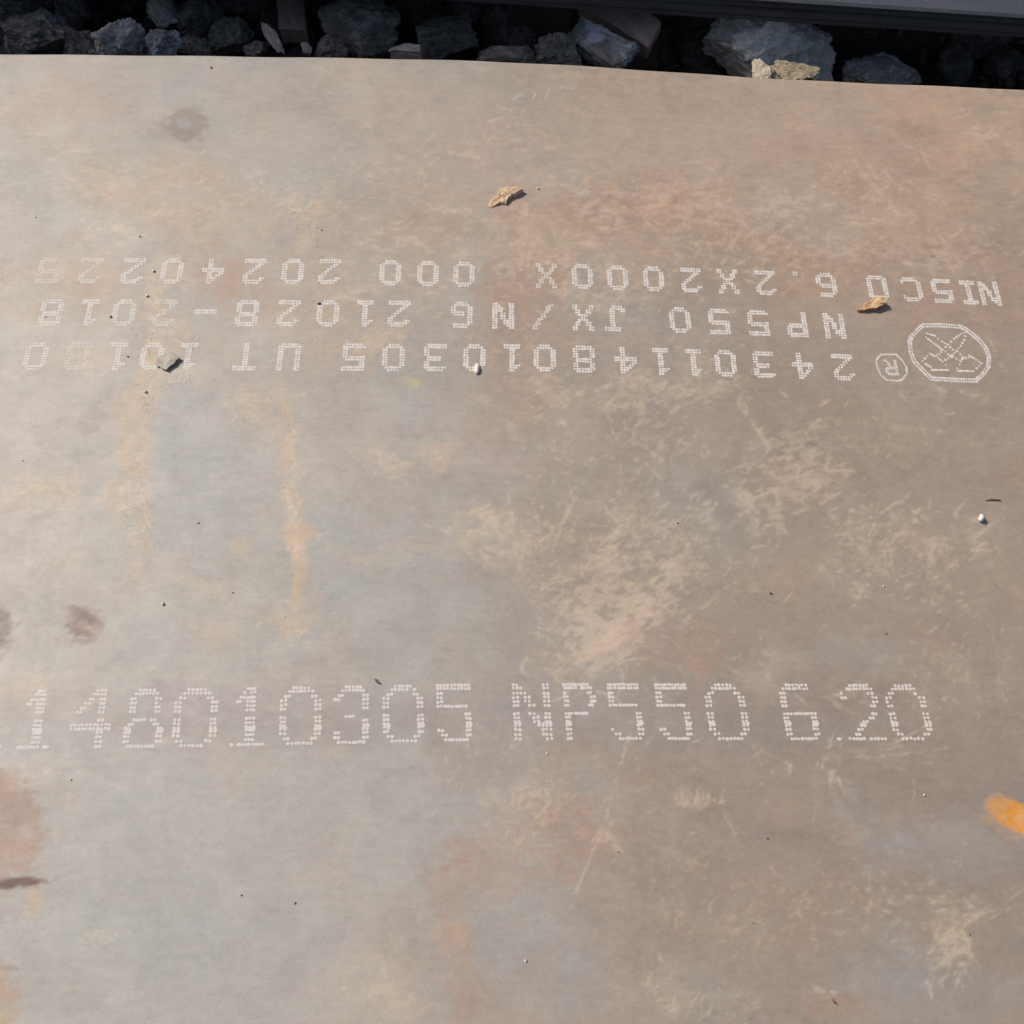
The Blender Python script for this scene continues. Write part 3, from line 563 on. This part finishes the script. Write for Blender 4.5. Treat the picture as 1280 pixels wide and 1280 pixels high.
# ------------------------------------------------------------------ loose bits on the sheet
def chip(name, poly, h, mat, label, cat, tilt=(0, 0), rough=.25, inset=(.9, .62, .3), group=None, base=0., thin=None, seed=0):
    rnd = random.Random(seed); c0 = at(*np.mean(np.array(poly), 0)); P_ = []
    for k in range(len(poly)):
        a, b = at(*poly[k]), at(*poly[(k + 1) % len(poly)])
        for t in (0, .34, .67):
            q_ = a.lerp(b, t) - c0; q_ += Vector((rnd.gauss(0, 1), rnd.gauss(0, 1), 0)) * (b - a).length * .045 * (rough > .05); P_.append(q_)
    n = len(P_); vs, fs = [], []; rad = max(q_.length for q_ in P_)
    def Z(q_, base_): return base_ + tilt[0] * q_.x + tilt[1] * q_.y
    lo = (thin if thin else h)
    for ring_, (s, zt) in enumerate([(1, 0), (1.0, .75), *[(i_, 1.) for i_ in inset]]):
        for q_ in P_:
            nz = mnoise.noise(Vector((q_.x / rad * 3 + seed, q_.y / rad * 3, s * 2))) * rough * h
            if ring_ == 0: z = (Z(q_, base + h - lo) if thin else min(0, 0)) - (0 if thin else .0002)
            else: z = Z(q_, base) + h * (zt if not thin else 1) + nz * (1 if ring_ > 1 else .5)
            vs.append((q_.x * s, q_.y * s, max(z, -.0002)))
    m = 2 + len(inset); vs.append((0, 0, Z(Vector((0, 0, 0)), base) + h * 1.05))
    for r in range(m - 1):
        for i in range(n):
            j = (i + 1) % n; fs.append((r * n + i, r * n + j, (r + 1) * n + j, (r + 1) * n + i))
    for i in range(n): fs.append(((m - 1) * n + i, (m - 1) * n + (i + 1) % n, m * n))
    fs.append(tuple(range(n))[::-1])
    me = mesh(name, vs, fs); me.materials.append(mat); o = bpy.data.objects.new(name, me); C.objects.link(o); o.location = c0
    me.polygons.foreach_set('use_smooth', [not thin] * len(me.polygons))
    if not thin:
        try: me.set_sharp_from_angle(angle=math.radians(38))
        except Exception: pass
    # orientation of outline: make sure normals face outward
    import bmesh
    bm = bmesh.new(); bm.from_mesh(me); bmesh.ops.recalc_face_normals(bm, faces=bm.faces); bm.to_mesh(me); bm.free()
    return tag(o, label, cat, group)
chip('clay_clod', [(610, 258.5), (613, 251), (621, 246), (625, 239), (633, 236), (641, 238), (647, 236.5), (654, 240), (648, 244), (640, 246), (635, 250), (632, 256), (624, 255.5), (614, 260)], .0046, M_clod,
     'ochre lump of dry clay lying near the middle of the upper plate', 'clay lump', tilt=(.05, .10), rough=.42, seed=3)
chip('bark_chip', [(1071, 389), (1080, 382), (1089, 377.5), (1099, 375.5), (1103, 378), (1105, 383.5), (1097, 387.5), (1085, 388.5), (1079, 390)], .0042, M_wood,
     'pointed orange brown chip lying under the O of the top lettering row', 'chip', tilt=(.10, .02), rough=.35, base=.0022, thin=.0032, seed=5)
chip('scale_flake', [(194, 457), (198, 447), (212, 442), (226, 449), (218, 457), (209, 464.5), (202, 462)], .0010, M_scale,
     'thin grey curled flake of mill scale with one raised edge at left', 'flake', tilt=(.13, -.03), rough=.10, base=.0022, thin=.0009, seed=8)

def ico(sub=2):
    import bmesh
    bm = bmesh.new(); bmesh.ops.create_icosphere(bm, subdivisions=sub, radius=1); V = [v.co.copy() for v in bm.verts]; Fc = [tuple(v.index for v in f.verts) for f in bm.faces]; bm.free(); return V, Fc
ICO = {s: ico(s) for s in (1, 2, 3, 4, 5)}
def stone_mesh(name, sub, seed, cuts=8, dmin=.6, dmax=.9, rough=.12, fine=.04, box=None, crag=0.):
    V, Fc = ICO[sub]; r = random.Random(seed); out = []
    nn = []
    if box:
        for s_ in range(3):
            for sg in (-1, 1):
                v = Vector((0, 0, 0)); v[s_] = sg; v += Vector([r.gauss(0, .07) for _ in range(3)]); nn.append((v.normalized(), box[s_]))
    for _ in range(cuts):
        nn.append((Vector([r.gauss(0, 1) for _ in range(3)]).normalized(), r.uniform(dmin, dmax)))
    off = Vector((seed * 1.7, seed * .3, 0))
    for v in V:
        p = v * (1.7 if box else 1.0)
        for _ in range(3):
            for n_, d in nn:
                e = p.dot(n_) - d
                if e > 0: p = p - n_ * e
        k = 1 + rough * mnoise.noise(v * 1.6 + off) + fine * mnoise.noise(p * 6 + off) + fine * .6 * mnoise.noise(p * 14 + off)
        if crag: k += crag * (abs(mnoise.noise(p * 3.1 + off)) - .2) + crag * .5 * (abs(mnoise.noise(p * 8 + off)) - .2)
        out.append(p * k)
    return mesh(name, out, Fc)
def pebble(px, py, wpx, hpx, mat, label, cat='pebble', hz=.8, rot=0, group=None, seed=1, name='pebble', sub=2):
    c = at(px, py); sc = .00085 * (1 + (640 - py) / 2600)
    me = stone_mesh(name, sub, seed, 6, .62, .9, .15, .06); o = link(name, me, mat)
    sx, sy = wpx * sc / 2, hpx * sc * 1.12 / 2; sz = min(sx, sy) * hz * 1.1
    o.scale = (sx, sy, sz); o.rotation_euler = (0, 0, math.radians(rot)); o.location = (c.x, c.y, c.z + sz * .7)
    return tag(o, label, cat, group)
pebble(596.2, 461, 6.2, 16, M_white, 'white elongated pebble beside a zero of the third lettering row', rot=-5, seed=21, sub=3)
pebble(1225, 649, 6.5, 9, M_white, 'small bright white pebble with long shadow at right middle', hz=1.7, rot=-15, seed=22, sub=3)
gg = 'scattered grit grains'
for k, (x, y, w_, h_, mt, lb) in enumerate([
    (192, 339, 6, 5, M_white, 'pale round grain between 2 and 0 in the top lettering row'),
    (184, 370, 6, 5, M_white, 'pale grain just below the top lettering row in the tan strip'),
    (57, 396, 3, 3, M_grit, 'tiny tan grain at far left under the middle lettering row'),
    (138, 396, 6, 5, M_grit, 'small tan grain touching the zero of the middle lettering row'),
    (182, 490, 8, 5, M_grit, 'tan crumb below the curled grey flake'),
    (204, 755, 5, 7, M_grit, 'brownish crumb alone in the grey area at lower left'),
    (657, 1201, 5, 5, M_white, 'white grain with dark shadow near the bottom centre'),
    (672, 236, 5, 4, M_white, 'small light grain just right of the clay lump'),
    (1104, 733, 4, 3, M_white, 'tiny white grain at right under the dust arcs'),
    (684, 942, 5, 3, M_white, 'flat white crumb just below the letter N of the big lettering'),
    (1155, 994, 5, 4, M_white, 'pale ring shaped grain above right of the bottom corner area'),
    (963, 742, 5, 5, M_darkgrit, 'dark round grain at centre right below the dust smears'),
    (959, 1048, 4, 4, M_darkgrit, 'dark grain at lower right beside a pale smear'),
    (1212, 1168, 4, 3, M_darkgrit, 'dark grain near the bottom right dust burst'),
    (264, 85, 5, 4, M_darkgrit, 'dark brown crumb near the far edge at left'),
    (399, 380, 8, 4, M_darkgrit, 'dark flat crumb between the top and middle lettering rows'),
    (45, 272, 3, 2, M_darkgrit, 'tiny dark speck at far left above the lettering'),
    (175, 296, 4, 3, M_darkgrit, 'dark speck left of the reddish stain above the lettering'),
    (402, 288, 3, 3, M_darkgrit, 'dark speck beside the yellow sandy streak'),
    (248, 654, 4, 3, M_darkgrit, 'dark speck between the two tan dust columns'),
    (29, 576, 3, 2, M_darkgrit, 'tiny dark speck in the grey area at left middle'),
    (302, 1119, 4, 3, M_darkgrit, 'dark speck in the plain grey lower left area'),
    (369, 1129, 5, 3, M_darkgrit, 'flat dark speck right of another in the lower left area'),
    (89, 975, 3, 3, M_darkgrit, 'dark speck under the first figures of the big lettering'),
    (773, 1065, 3, 3, M_darkgrit, 'dark speck at the tip of the pale triangular smear'),
    (941, 1154, 3, 3, M_darkgrit, 'small dark speck at lower right centre'),
    (160, 446, 4, 3, M_darkgrit, 'dark speck left of the curled grey flake'),
    (1108, 792, 3, 4, M_darkgrit, 'dark fleck at right above the final figures'),
    (291, 741, 3, 3, M_darkgrit, 'dark fleck left of the lower tan streak'),
    (847, 654, 4, 3, M_darkgrit, 'dark fleck at the centre right dust smears')]):
    pebble(x, y, w_ * .66, h_ * .66, mt, lb, 'grit grain', hz=.8, rot=k * 37, group=gg, seed=30 + k, name='grit_grain', sub=1 if w_ < 5 else 2)
chip('dark_sliver', [(1232, 626), (1239, 623.8), (1246, 624.4), (1251, 626.2), (1244, 625.8), (1238, 625.8)], .0008, M_darkgrit, 'long thin dark sliver above the white pebble at right', 'sliver', rough=.1, thin=.0008, base=.0006, seed=12)
chip('dark_splinter', [(468, 848), (472, 850), (477, 855), (473, 855), (469, 852)], .0012, M_darkgrit, 'short dark splinter above the big lettering 3 0', 'splinter', rough=.1, seed=13)
chip('scale_splinter', [(1039, 1248), (1046, 1254), (1047, 1256), (1043, 1254)], .0008, M_darkgrit, 'thin dark splinter at the bottom right of the plate', 'splinter', rough=.1, seed=14)

def sand(name, spots, label, n, smin, smax, mat):
    V, Fc = ICO[1]; vs, fs = [], []
    for cx, cy, sx, sy, k in spots:
        for _ in range(int(n * k)):
            p = at(cx + random.gauss(0, sx), cy + random.gauss(0, sy)); r = random.uniform(smin, smax) * random.random() ** .8 + smin * .4; b = len(vs); q_ = Vector((random.uniform(.7, 1.4), random.uniform(.7, 1.3), random.uniform(.3, .6)))
            for v in V:
                e = 1 + random.uniform(-.18, .18); vs.append((p.x + v.x * r * q_.x * e, p.y + v.y * r * q_.y * e, p.z + r * .22 + v.z * r * q_.z * e))
            fs += [tuple(b + i for i in f) for f in Fc]
    o = link(name, mesh(name, vs, fs), mat, smooth=False); return tag(o, label, 'sand', kind='stuff')
sand('spilled_sand', [(183, 500, 6, 9, 1.2), (200, 440, 14, 30, 1.5), (203, 395, 12, 22, 1.4), (180, 350, 5, 25, .4), (232, 474, 9, 5, .8), (176, 610, 7, 22, .8), (168, 655, 18, 16, .4), (237, 440, 6, 16, .5),
                      (130, 320, 18, 6, .25), (218, 312, 10, 9, .35), (90, 300, 10, 5, .15), (200, 560, 20, 30, .1), (185, 680, 10, 20, .2)], 'tan sand grains spilled in a strip across the lettering at left', 110, .0003, .0008, M_grit)
sand('sandy_streak', [(374, 262, 10, 5, .7), (383, 277, 7, 9, .9), (392, 300, 4, 14, .6), (378, 284, 8, 3, .4), (390, 425, 9, 4, .2), (360, 520, 14, 30, .35), (365, 600, 6, 30, .25), (355, 790, 12, 12, .15), (330, 560, 25, 20, .1)], 'yellowish sand grains in a short streak above the lettering', 150, .0003, .0009, M_grit)
sand('loose_grit', [(300, 700, 260, 200, .6), (700, 500, 500, 300, .9), (800, 1000, 380, 200, .7), (200, 1100, 160, 120, .4)], 'sparse fine grit strewn over the whole plate', 30, .00025, .0007, M_grit)

# ------------------------------------------------------------------ gap beyond the plate: ground, stones, plate stacks
GZ = -.215
def ground():
    n = 90; xs = np.concatenate([np.linspace(-40, -1.6, 12)[:-1], np.linspace(-1.6, 2.0, n), np.linspace(2, 40, 12)[1:]]); ys = np.concatenate([np.linspace(-40, .9, 12)[:-1], np.linspace(.9, 2.1, 40), np.linspace(2.1, 40, 12)[1:]])
    vs = []; fs = []
    for y in ys:
        for x in xs: vs.append((x, y, GZ + .02 * mnoise.noise(Vector((x * 7, y * 7, 0))) + .01 * mnoise.noise(Vector((x * 23, y * 23, 3)))))
    nx = len(xs)
    for j in range(len(ys) - 1):
        for i in range(nx - 1): a = j * nx + i; fs.append((a, a + 1, a + 1 + nx, a + nx))
    return tag(link('ground', mesh('ground', vs, fs), M_soil), kind='structure')
ground()

def rock(px, py, wpx, hpx, z, mat, label, seed, cat='stone', name='ballast_stone', dep=.8, rot=(0, 0, 0), cuts=9, dmin=.48, dmax=.78, rough=.15, fine=.11, group=None, sub=4, box=None, crag=.22):
    sub = 5 if (sub == 4 and seed < 100) else sub
    c = at(px, py, z); dist = (Vector(c) - Vector((0, 0, H))).dot(Vector(-RW[:, 2])); k = dist / F / 2
    o = link(name, stone_mesh(name, sub, seed, cuts, dmin, dmax, rough, fine, box, crag), mat)
    o.scale = (wpx * k * 1.12, hpx * k * 1.25, dep * min(wpx, hpx) * k * 1.12); o.rotation_euler = [math.radians(a) for a in rot]; o.location = c
    try: o.data.set_sharp_from_angle(angle=math.radians(32))
    except Exception: pass
    return tag(o, label, cat, group)
rock(38, 52, 92, 66, -.12, M_dark, 'wide dark textured stone at the left end of the gap', 41, dep=.9)
rock(18, 6, 80, 46, -.16, M_dark, 'dark stone in the top left corner behind the wide one', 42)
rock(92, 16, 50, 44, -.17, M_dark, 'dim dark stone at top left between the wide stone and the gap', 43)
rock(102, 56, 44, 46, -.11, M_dark, 'small pointed dark stone left of the pale grey angular one', 44, dep=1)
rock(149, 48, 54, 54, -.09, M_grey, 'angular mid grey stone, lightest of the left group', 45, dep=1, rot=(10, 0, 20))
rock(206, 14, 38, 44, -.12, M_grey, 'upright grey stone above the bluish stone', 46, rot=(0, 0, 8))
rock(204, 56, 44, 36, -.09, M_blue, 'small bluish stone with pale crust against the plate edge', 47, rot=(20, 0, 0))
rock(248, 18, 58, 58, -.13, M_dark, 'dark rough stone with pale streaks right of the upright grey stone', 48)
rock(244, 62, 44, 30, -.13, M_dark, 'low dark stone just right of the bluish stone', 49)
rock(290, 48, 52, 44, -.14, M_dark, 'dark grey lumpy stone left of the thin tilted stone', 50)
rock(322, 60, 30, 26, -.11, M_dark, 'small dark pitted stone against the plate edge', 51)
rock(341, 46, 15, 46, -.09, M_grey, 'thin tilted shard with a pale edge beside the brown block', 52, rot=(0, 20, 28), cuts=6)
rock(312, 6, 60, 30, -.18, M_dark, 'dark stone at the top edge left of the brown block', 53)
rock(366, 22, 46, 84, -.13, M_brown, 'smooth dull brown block standing upright in the gap', 54, cat='block', name='brown_block', box=(.62, .62, .62), cuts=2, dmin=.75, fine=.01, rough=.03, rot=(0, 0, 6), crag=0)
rock(383, 62, 16, 16, -.09, M_grey, 'tiny reddish grey pebble at the foot of the brown block', 55, sub=3)
rock(412, 60, 40, 42, -.10, M_dark, 'dark reddish stone just right of the brown block', 56)
rock(458, 42, 104, 74, -.12, M_dark, 'large dark angular stone left of the centre of the gap', 57, dep=.9, cuts=12)
rock(507, 66, 52, 26, -.07, M_grey, 'small flat topped grey stone against the plate edge at centre', 58, dep=1, box=(.6, .6, .6), cuts=2, crag=.06)
rock(556, 46, 92, 56, -.12, M_dark, 'dark slab with a lighter sloping top behind the flat topped stone', 59, box=(.66, .6, .6), cuts=3, rot=(-12, 0, 18), crag=.06)
rock(586, 12, 34, 26, -.13, M_dark, 'small dull grey stone behind the dark slab', 60)
rock(530, 20, 50, 40, -.18, M_dark, 'deep dark stone between the large angular stone and the slab', 61)
rock(646, 26, 70, 66, -.15, M_dark, 'rounded black stone with a curved rim at centre', 62, cuts=5, dmin=.75, dmax=.95)
rock(634, 74, 92, 34, -.10, M_dark, 'low flat grey stone under the rounded black stone', 63, box=(.66, .6, .5), cuts=3, crag=.05)
rock(700, 68, 56, 50, -.10, M_dark, 'stubby dark grey stone left of the blue white slab', 64, dep=.9)
rock(690, 18, 40, 50, -.18, M_dark, 'dim dark stone deep behind the stubby grey stone', 65)
rock(752, 58, 112, 46, -.09, M_blue, 'long tilted slab with a blue white crusted face', 66, box=(.7, .62, .55), cuts=4, rot=(25, 0, -37), crag=.06)
rock(776, 24, 122, 48, -.085, M_brown, 'large pinkish brown block lying diagonally behind the crusted slab', 67, cat='block', name='brown_block', box=(.74, .6, .6), cuts=2, dmin=.8, fine=.008, rough=.02, rot=(20, 0, -38), crag=0)
rock(962, 66, 146, 118, -.12, M_large, 'largest rock, rough grey, leaning against the plate under the stack', 68, dep=.85, cuts=12, dmin=.55, dmax=.8, sub=5, rot=(0, 0, 15))
rock(905, 50, 26, 28, -.13, M_grey, 'small grey stone at the upper left side of the largest rock', 69, sub=3)
rock(956, 92, 34, 44, -.045, M_pale, 'sunlit cream stone at the plate edge in front of the largest rock', 70, sub=4, rot=(0, 0, 10), crag=.04)
rock(997, 94, 68, 40, -.055, M_tan, 'sunlit tan crumbly stone right of the cream one', 71, sub=5, crag=.18)
rock(1100, 98, 84, 50, -.135, M_blue, 'rounded speckled blue grey stone at right against the plate edge', 72, cuts=4, dmin=.75, dmax=.95, crag=.05)
rnd = random.Random(5)
for k in range(26):
    px = rnd.uniform(0, 1280); py = rnd.uniform(-10, 90) ; s_ = rnd.uniform(40, 90)
    rock(px, py, s_, s_ * rnd.uniform(.6, 1), GZ + rnd.uniform(-.005, .02), M_dark, 'dark ballast stone lying deep in the shade of the gap', 100 + k, sub=3, group='ballast stones deep in the gap', rot=(rnd.uniform(-20, 20), rnd.uniform(-20, 20), rnd.uniform(0, 90)))

def fines():
    V, Fc = ICO[1]; vs, fs = [], []; rn = random.Random(3)
    for _ in range(1500):
        x = rn.uniform(-.85, 1.15); y = rn.uniform(1.12, 1.75); r_ = rn.uniform(.004, .016); b = len(vs); rt = Matrix.Rotation(rn.uniform(0, 6), 3, Vector((rn.random(), rn.random(), rn.random() + .1)).normalized())
        for v in V:
            q_ = rt @ Vector((v.x * r_, v.y * r_ * .8, v.z * r_ * .6)) * (1 + rn.uniform(-.25, .25)); vs.append((x + q_.x, y + q_.y, GZ + .012 + q_.z))
        fs += [tuple(b + i for i in f) for f in Fc]
    tag(link('gravel_fines', mesh('gravel_fines', vs, fs), M_soilchip, smooth=False), 'dark broken chips covering the ground between the stones', 'gravel', kind='stuff')
fines()

def slab(name, x0, x1, y0, y1, z0, z1, mat, parent, n=60, wav=.0015, seed=0):
    vs, fs = [], []
    for i in range(n + 1):
        x = x0 + (x1 - x0) * i / n; wv = wav * mnoise.noise(Vector((x * 2.3, seed * 3.1, 0))); zc = wav * .5 * mnoise.noise(Vector((x * 1.7, seed * 7.7, 5)))
        vs += [(x, y0 + wv, z0 + zc), (x, y1, z0 + zc), (x, y1, z1 + zc), (x, y0 + wv, z1 + zc)]
        if i:
            b = 4 * i; a = b - 4
            for k in range(4): fs.append((a + k, a + (k + 1) % 4, b + (k + 1) % 4, b + k))
    fs += [(0, 3, 2, 1), (4 * n, 4 * n + 1, 4 * n + 2, 4 * n + 3)]
    return link(name, mesh(name, vs, fs), mat, parent, smooth=False)
def stack(label, x0, x1, y0, y1, ztop, count, th, rot=0., seed=0, jit=.006, n=60, bearers=True, topmat=None, floor=GZ):
    r = random.Random(seed); st = empty('plate_stack', ((x0 + x1) / 2, (y0 + y1) / 2, floor)); tag(st, label, 'plate stack'); L = (x1 - x0) / 2; W = (y1 - y0) / 2
    for k in range(count):
        z1 = ztop - floor - k * (th + .0012)
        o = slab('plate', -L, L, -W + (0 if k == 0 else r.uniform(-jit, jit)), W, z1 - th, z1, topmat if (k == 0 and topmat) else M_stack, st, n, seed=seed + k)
    zb = ztop - floor - count * (th + .0012)
    if bearers:
        for q_ in np.arange(-L + .5, L, 1.1):
            if zb > .02: slab('bearer', q_, q_ + .1, -W + .06, W - .05, 0, zb, M_timber, st, 2)
    st.rotation_euler = (0, 0, rot); return st
# the neighbouring stack whose near edge shows at the top right
stack('low stack of shade-darkened steel plates at the top right beyond the gap', -2.6, 3.6, 1.331, 1.54, -.003, 5, .0062, rot=-.0387, seed=2, topmat=M_stacktop)
# taller pile added behind it, unseen, to throw the shade that fills the gap
stack('unseen tall pile of steel plates added behind the low stack to shade the gap', -5, 4.2, 1.70, 3.4, .665, 54, .0128, seed=9, n=20, bearers=False)
# the plates that carry the marked sheet
stack('stack of plates directly under the marked plate', -2.5, 3.3, -.8, 1.10, -.016, 5, .0062, seed=4, n=30)
